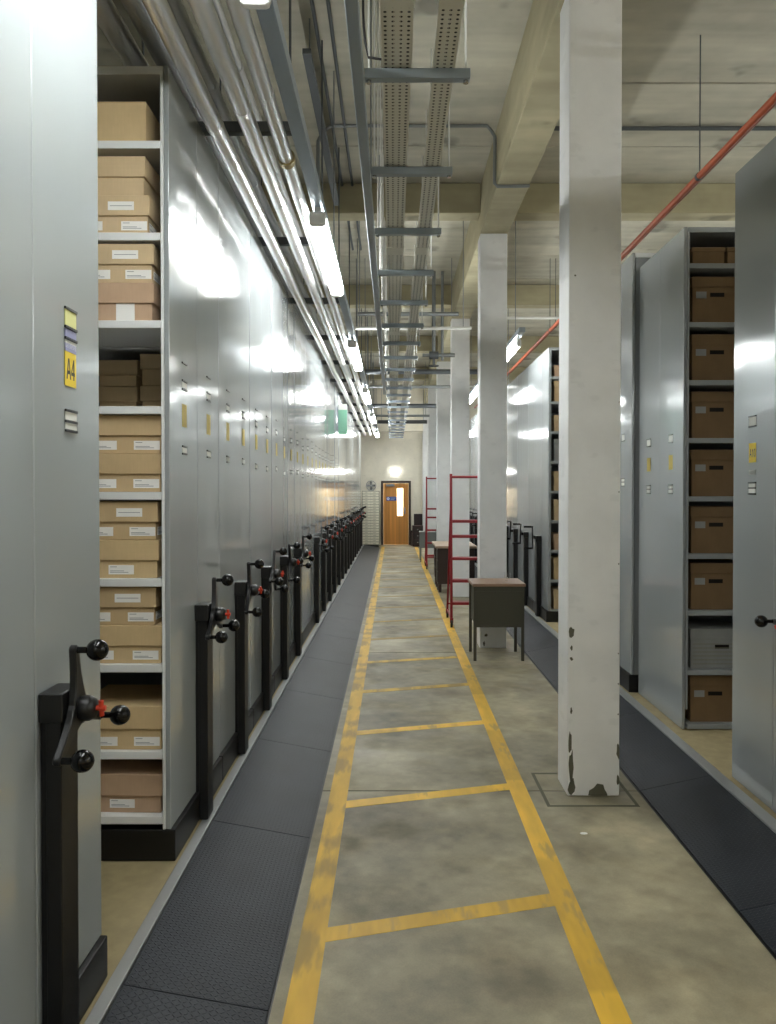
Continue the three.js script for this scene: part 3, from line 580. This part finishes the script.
// ------------------------------------------------------------------ cable trays over the walkway
const TY = 3.335;
function trayGeo(x0, x1, y, d0, d1, cols, holesTo) {
  const pos = [], p = (x1 - x0) / cols; let d = d0;
  const tri = (a, b, c) => pos.push(...a, ...b, ...c);
  for (; d < holesTo; d += p) for (let k = 0; k < cols; k++) {
    const cx = x0 + (k + 0.5) * p, cz = -(d + p / 2), r = p * 0.22, V = (x, z) => [x, y, z], h = p / 2;
    const o = [[-h, -h], [0, -h], [h, -h], [h, 0], [h, h], [0, h], [-h, h], [-h, 0]].map(([a, b]) => V(cx + a, cz + b));
    const q = [0, 1, 2, 3, 4, 5, 6, 7].map(i => { const a = (-135 + i * 45) * Math.PI / 180; return V(cx + Math.cos(a) * r, cz + Math.sin(a) * r); });
    for (let i = 0; i < 8; i++) { const j = (i + 1) % 8; tri(o[i], o[j], q[j]); tri(o[i], q[j], q[i]); }
  }
  const g = new THREE.BufferGeometry(); g.setAttribute('position', new THREE.Float32BufferAttribute(pos, 3)); g.setAttribute('uv', new THREE.Float32BufferAttribute(new Float32Array(pos.length / 3 * 2), 2)); g.computeVertexNormals();
  return merge([g, bd(x0, x1, y, y + 0.0015, d, d1)]);
}
[[-0.042, 0.070, 4, 'wide perforated cable tray running down the middle of the ceiling'], [0.160, 0.240, 3, 'narrow perforated cable tray beside the wide one']].forEach(([x0, x1, c, label]) => {
  const t = thing('cable_tray', label, 'cable tray');
  mesh('perforated_base', trayGeo(x0, x1, TY + 0.026, 0.9, 24.6, c, 13), M.tray, t);
  for (const x of [x0 - 0.0015, x1]) mesh('side_flange', bd(x, x + 0.0015, TY + 0.026, TY + 0.05, 0.9, 24.6), M.tray, t);
  const n = c + 1, q = (x1 - x0) / n;
  for (let k = 0; k < n; k++) mesh('cable', rod(x0 + (k + 0.5) * q, TY + 0.028 + q / 2, -0.9, x0 + (k + 0.5) * q, TY + 0.028 + q / 2, -24.6, q * 0.49, 6), M.addedCableDark, t);  // unseen cables added so the tray holes look dark from below
  for (let d = 2.6; d < 12; d += 2.85) mesh('joint_plate', bd(x0 - 0.004, x1 + 0.004, TY + 0.022, TY + 0.0255, d, d + 0.16), M.tray, t);
});
for (let k = 0; k < 24; k++) {
  const d = 2.22 + 0.945 * k;
  const t = thing('strut_bracket', `blue-grey strut hanger under the cable trays, ${ORD[k]} from the camera`, 'bracket', [0, 0, -d], 0, 'strut hangers under the cable trays');
  mesh('strut_channel', bx(-0.112, 0.303, TY - 0.018, TY + 0.0215, -0.02, 0.02, 0.003), M.galv, t);
  for (const x of [-0.095, 0.286]) { mesh('drop_rod', rod(x, TY + 0.02, 0, x, CEIL - 0.05, 0, 0.005, 6), M.wire, t); mesh('nut', rod(x, TY - 0.03, 0, x, TY - 0.018, 0, 0.011, 6), M.chrome, t); }
}
{
  const t = thing('strut_rail', 'long blue-grey steel channel beside the wide cable tray', 'channel');
  mesh('channel', bd(-0.16, -0.115, TY - 0.03, TY + 0.03, 0.8, 13.2, 0.004), M.galv, t);
  for (let d = 2; d < 13; d += 3) mesh('drop_rod', rod(-0.137, TY + 0.03, -d, -0.137, CEIL, -d, 0.006, 6), M.conduit, t);
  const b = thing('strut_rail', 'short grey steel channel hanging under the slab left of the trays', 'channel');
  mesh('channel', bd(-0.62, -0.56, CEIL - 0.36, CEIL - 0.32, 5.5, 8.4, 0.004), M.steelDark, b);
  for (const d of [5.7, 8.1]) mesh('drop_rod', rod(-0.59, CEIL - 0.32, -d, -0.59, CEIL, -d, 0.006, 6), M.conduit, b);
  const k = CEIL - 0.03;
  tag(mesh('conduit', tube([[-0.68, 4.0, -7.3], [-0.68, k - 0.14, -7.3], [-0.56, k, -7.3], [0.7, k, -7.3], [0.86, k, -7.3], [0.925, k - 0.10, -7.3], [0.925, BEAM - 0.02, -7.3], [1.24, BEAM - 0.02, -7.3]], 0.016, 80), M.conduit, scene), 'grey conduit across the ceiling bending down around the long beam', 'conduit');
  tag(mesh('conduit', tube([[1.26, k, -7.35], [4, k, -7.35], [8.5, k, -7.35]], 0.02, 20), M.steelDark, scene), 'dark straight conduit across the ceiling above the right shelving', 'conduit');
  tag(mesh('conduit', tube([[-0.44, k, 2], [-0.44, k, -4], [-0.44, k, -11]], 0.014, 20), M.steelDark, scene), 'thin dark conduit along the ceiling above the lamps', 'conduit');
  tag(mesh('conduit', tube([[-0.55, k, 2], [-0.55, k, -4], [-0.55, k, -11]], 0.014, 20), M.steelDark, scene), 'second thin dark conduit along the ceiling, nearer the pipes', 'conduit');
  tag(mesh('cable', tube([[-0.115, k, -3.1], [-0.115, TY + 0.2, -3.1], [-0.10, TY + 0.05, -3.12], [-0.04, TY + 0.04, -3.12]], 0.005, 30, 6), M.black, scene), 'thin black cable dropping onto the first strut hanger', 'cable');
  // services crossing farther down
  const cross = [
    [-0.5, 0.94, 3.66, 9.6, 0.02, M.conduitWhite, 'pale pipe crossing the walkway in front of the third column'],
    [-0.48, 1.6, 3.80, 14.0, 0.045, M.steelDark, 'thick dark pipe crossing the walkway above the brown desk'],
    [-0.5, 0.94, 4.25, 11.5, 0.03, M.conduit, 'grey pipe crossing high above the red ladder'],
    [-0.6, 1.6, 3.72, 15.4, 0.03, M.conduit, 'grey pipe crossing the walkway beyond the dark pipe'],
    [-0.6, 1.6, 3.70, 18.6, 0.05, M.steelDark, 'dark duct pipe crossing near the end of the walkway'],
    [-0.6, 0.94, 3.66, 20.6, 0.03, M.conduit, 'thin grey pipe crossing near the end of the walkway'],
    [-0.42, 0.94, 3.64, 22.15, 0.05, M.steelDark, 'last dark pipe crossing before the end wall'],
    [1.26, 3.6, 4.15, 11.3, 0.02, M.conduitWhite, 'white pipe crossing above the right shelving near the second column'],
    [1.26, 2.2, 3.62, 14.6, 0.025, M.conduitWhite, 'low white pipe crossing above the right shelving'],
  ];
  for (const [x0, x1, y, d, r, m, label] of cross) {
    const c = thing('crossing_pipe', label, 'pipe');
    mesh('pipe_run', rod(x0, y, -d, x1, y, -d, r, 12), m, c);
    for (const x of [x0 + 0.1, x1 - 0.1]) mesh('drop_rod', rod(x, y + r, -d, x, (x > 0.94 && x < 1.26) ? BEAM : CEIL, -d, 0.006, 6), M.conduit, c);
  }
  const v = thing('valve_set', 'cluster of grey pipes and valve under the ceiling before the third column', 'valve');
  mesh('riser', merge([rod(0.62, 3.75, -12.2, 0.62, CEIL, -12.2, 0.03, 10), rod(0.75, 3.7, -12.2, 0.75, CEIL, -12.2, 0.022, 10), rod(0.45, 3.78, -12.2, 0.94, 3.78, -12.2, 0.03, 10)]), M.conduit, v);
  mesh('valve_body', merge([rod(0.55, 3.78, -12.2, 0.69, 3.78, -12.2, 0.06, 12), rod(0.62, 3.62, -12.2, 0.62, 3.75, -12.2, 0.02, 8)]), M.steelDark, v);
  mesh('hand_wheel', (() => { const g = new THREE.TorusGeometry(0.07, 0.01, 6, 16); g.rotateX(Math.PI / 2); g.translate(0.62, 3.62, -12.2); return g; })(), M.steelDark, v);
}
// sprinkler pipes over the right shelving
[[2.25, 4.02, 0.024, M.sprinkler, 'bright orange-red sprinkler pipe above the right shelving', 0], [2.33, 4.08, 0.02, M.sprinklerDull, 'dull red pipe running beside the bright sprinkler pipe', 1]].forEach(([x, y, r, m, label, k]) => {
  const t = thing('sprinkler_pipe', label, 'pipe');
  mesh('pipe_run', rod(x, y, 3, x, y, -22, r, 12), m, t);
  for (let d = 5.9 + k * 5.6; d < 22; d += 5.6) { mesh('drop_rod', rod(x, y + r, -d, x, CEIL - 0.006, -d, 0.005, 6), M.steelDark, t); mesh('pipe_clip', rod(x, y, -d, x, y, -d - 0.03, r * 1.2, 10), M.steelDark, t); }
});

// ------------------------------------------------------------------ furniture on the walkway
function pedestalDesk(pos, w, d, h, mats, label) {
  const t = thing('desk', label, 'desk', pos);
  mesh('desk_top', bx(-0.012, w + 0.012, h - 0.03, h, -d - 0.012, 0.012, 0.005), mats[1], t);
  mesh('side_panel', bx(0.02, w - 0.02, 0.34, h - 0.03, -0.02, 0.0, 0.003), mats[0], t);
  mesh('drawer_case', bx(0.02, w - 0.02, 0.36, h - 0.031, -d + 0.02, -0.021, 0.003), mats[0], t);
  mesh('top_rail', bx(0.02, w - 0.02, h - 0.085, h - 0.075, 0.0, 0.004), mats[0], t);
  for (const x of [0, w - 0.03]) for (const z of [-0.03, -d]) mesh('leg', bx(x, x + 0.03, 0, h - 0.031, z, z + 0.03, 0.003), mats[0], t);
  return t;
}
pedestalDesk([0.81, 0, -8.02], 0.51, 0.5, 0.78, [M.olive, M.deskTop], 'small olive metal desk with brown top standing before the second column');
{
  const g = thing('glass_tumbler', 'small clear tumbler on the olive desk', 'glass', [1.18, 0.7805, -8.25]);
  mesh('tumbler_wall', new THREE.LatheGeometry([[0.001, 0], [0.03, 0], [0.035, 0.09], [0.032, 0.09], [0.028, 0.006], [0.001, 0.006]].map(p => new THREE.Vector2(...p)), 16), M.glass, g);
}
pedestalDesk([0.66, 0, -19.4], 0.45, 0.6, 0.73, [M.greyDesk, M.greyDesk], 'small grey metal desk far along the walkway near the door');
{
  const t = thing('desk', 'dark brown wooden desk with tan top behind the third column', 'desk', [0.72, 0, -13.45]);
  mesh('desk_top', bx(0, 0.7, 0.75, 0.79, -1.35, 0, 0.006), M.deskTan, t);
  for (const z of [-0.05, -0.86]) {
    mesh('pedestal', bx(0.04, 0.66, 0.14, 0.749, z - 0.44, z, 0.006), M.deskDark, t);
    for (let k = 0; k < 3; k++) mesh('drawer_front', bx(0.032, 0.04, 0.17 + k * 0.19, 0.345 + k * 0.19, z - 0.42, z - 0.02, 0.002), M.deskDark, t);
    for (const x of [0.05, 0.6]) for (const q of [-0.06, -0.42]) mesh('leg', bx(x, x + 0.05, 0, 0.139, z + q, z + q + 0.05), M.deskDark, t);
  }
}
function stepLadder(x, d, h, label) {
  const t = thing('step_ladder', label, 'ladder', [x, 0, -d]);
  const w = 0.62;
  for (const s of [0, w]) {
    mesh('front_stile', rod(s, 0.09, 0.02, s, h, -0.10, 0.017, 8), M.ladder, t);
    mesh('rear_leg', rod(s, 0.09, -0.75, s, h - 0.45, -0.13, 0.014, 8), M.ladder, t);
    mesh('base_rail', rod(s, 0.11, 0.02, s, 0.11, -0.75, 0.013, 8), M.ladder, t);
    for (const z of [0.03, -0.75]) { const k = mesh('caster', (() => { const g = new THREE.CylinderGeometry(0.05, 0.05, 0.025, 14); g.rotateZ(Math.PI / 2); g.translate(s, 0.05, z); return g; })(), M.black, t); mesh('caster_fork', bx(s - 0.02, s + 0.02, 0.06, 0.12, z - 0.02, z + 0.02), M.ladder, k); }
  }
  [0.28, 0.56, 0.84, 1.12, 1.31].forEach((y, i) => mesh('tread', bx(0.012, w - 0.012, y, y + 0.035, -0.14 - i * 0.02, 0.02 - i * 0.02, 0.003), M.ladder, t));
  mesh('hand_rail', rod(0, h - 0.04, -0.1, w, h - 0.04, -0.1, 0.016, 8), M.ladder, t);
  mesh('rear_rail', rod(0, 0.2, -0.70, w, 0.2, -0.70, 0.012, 8), M.ladder, t);
}
stepLadder(0.735, 10.05, 1.93, 'red wheeled step ladder leaning out from behind the second column');
stepLadder(0.742, 17.6, 2.04, 'farther red wheeled step ladder behind the fourth column');
{
  const g = thing('projecting_sign', 'pale green sign board projecting from the left panels', 'sign', [-0.952, 2.68, -13.66]);
  mesh('board', bx(0.02, 0.17, 0, 0.42, -0.006, 0.006, 0.004), std({ color: '#96d3b6', roughness: 0.4 }), g);
  mesh('top_board', bx(0.02, 0.17, 0.421, 0.52, -0.006, 0.006, 0.004), M.paper, g);
  mesh('bracket', bx(-0.004, 0.02, 0.05, 0.47, -0.008, 0.008), M.galv, g);
}
// by the end door
{
  const c = thing('chair', 'dark wooden chair standing against the end wall right of the door', 'chair', [0.76, 0, -25.5]);
  mesh('seat', bx(-0.2, 0.2, 0.42, 0.47, -0.2, 0.2, 0.008), M.chairDark, c);
  mesh('backrest', bx(-0.09, 0.2, 0.6, 1.0, -0.2, -0.17, 0.008), M.chairDark, c);
  for (const x of [-0.2, 0.165]) { mesh('leg', bx(x, x + 0.035, 0, 0.42, 0.165, 0.2), M.chairDark, c); mesh('leg', bx(x, x + 0.035, 0, 0.42, -0.2, -0.165), M.chairDark, c); }
  for (const x of [-0.08, 0.16]) mesh('back_post', bx(x, x + 0.03, 0.47, 0.6, -0.2, -0.17), M.chairDark, c);
  const k = thing('drawer_chest', 'small dark red-brown drawer chest beside the door frame', 'chest', [0.6, 0, -24.7]);
  mesh('carcass', bx(0, 0.33, 0.02, 0.66, -0.4, 0, 0.006), M.chairRed, k);
  for (let i = 0; i < 3; i++) { const f = mesh('drawer_front', bx(0.015, 0.315, 0.05 + i * 0.2, 0.235 + i * 0.2, 0, 0.012, 0.003), M.chairDark, k); mesh('knob', bx(0.145, 0.185, 0.135 + i * 0.2, 0.155 + i * 0.2, 0.012, 0.026), M.chrome, f); }
  const w = thing('drawer_cabinet', 'tall cream cabinet of many shallow drawers beside the end door', 'cabinet', [-0.96, 0, -24.65]);
  mesh('base', bx(0.02, 0.52, 0, 0.07, -0.58, -0.02), M.black, w);
  mesh('carcass', bx(0, 0.545, 0.071, 1.74, -0.6, 0, 0.004), M.cabinetLine, w);
  for (let i = 0; i < 20; i++) for (const s of [0, 1]) { const f = mesh('drawer_front', bx(0.02 + s * 0.255, 0.27 + s * 0.25, 0.09 + i * 0.082, 0.155 + i * 0.082, 0, 0.014, 0.003), M.cabinet, w); mesh('pull', bx(0.10 + s * 0.25, 0.18 + s * 0.25, 0.115 + i * 0.082, 0.127 + i * 0.082, 0.014, 0.022), M.cabinetLine, f); }
  const f = thing('desk_fan', 'grey domed desk fan on top of the cream drawer cabinet', 'fan', [-0.68, 1.7405, -24.9]);
  mesh('fan_base', (() => { const g = new THREE.CylinderGeometry(0.07, 0.1, 0.03, 18); g.translate(0, 0.015, 0); return g; })(), M.greyPlastic, f);
  mesh('stem', rod(0, 0.03, 0, 0, 0.12, 0, 0.02, 10), M.holder, f);
  const cage = mesh('cage', (() => { const l = []; for (let r = 0.03; r < 0.15; r += 0.02) { const g = new THREE.TorusGeometry(r, 0.004, 5, 24); g.translate(0, 0.16, 0.07 - r * 0.15); l.push(g); } for (let k = 0; k < 16; k++) { const a = k / 16 * 6.283; l.push(rod(0, 0.16, 0.07, Math.cos(a) * 0.15, 0.16 + Math.sin(a) * 0.15, 0.04, 0.003, 5)); } const t = new THREE.TorusGeometry(0.15, 0.01, 8, 28); t.translate(0, 0.16, 0.03); l.push(t); return merge(l); })(), M.greyPlastic, f);
  mesh('motor', rod(0, 0.16, -0.1, 0, 0.16, 0.03, 0.05, 14), M.greyPlastic, f);
  mesh('blade', (() => { const l = []; for (let k = 0; k < 4; k++) { const g = bx(-0.035, 0.035, 0.02, 0.125, -0.004, 0.004, 0.002); g.rotateY(0.4); g.rotateZ(k * 1.5708); g.translate(0, 0.16, 0.045); l.push(g); } return merge(l); })(), M.holder, f);
}

scene.background = new THREE.Color(0, 0, 0);
renderer.render(scene, camera);
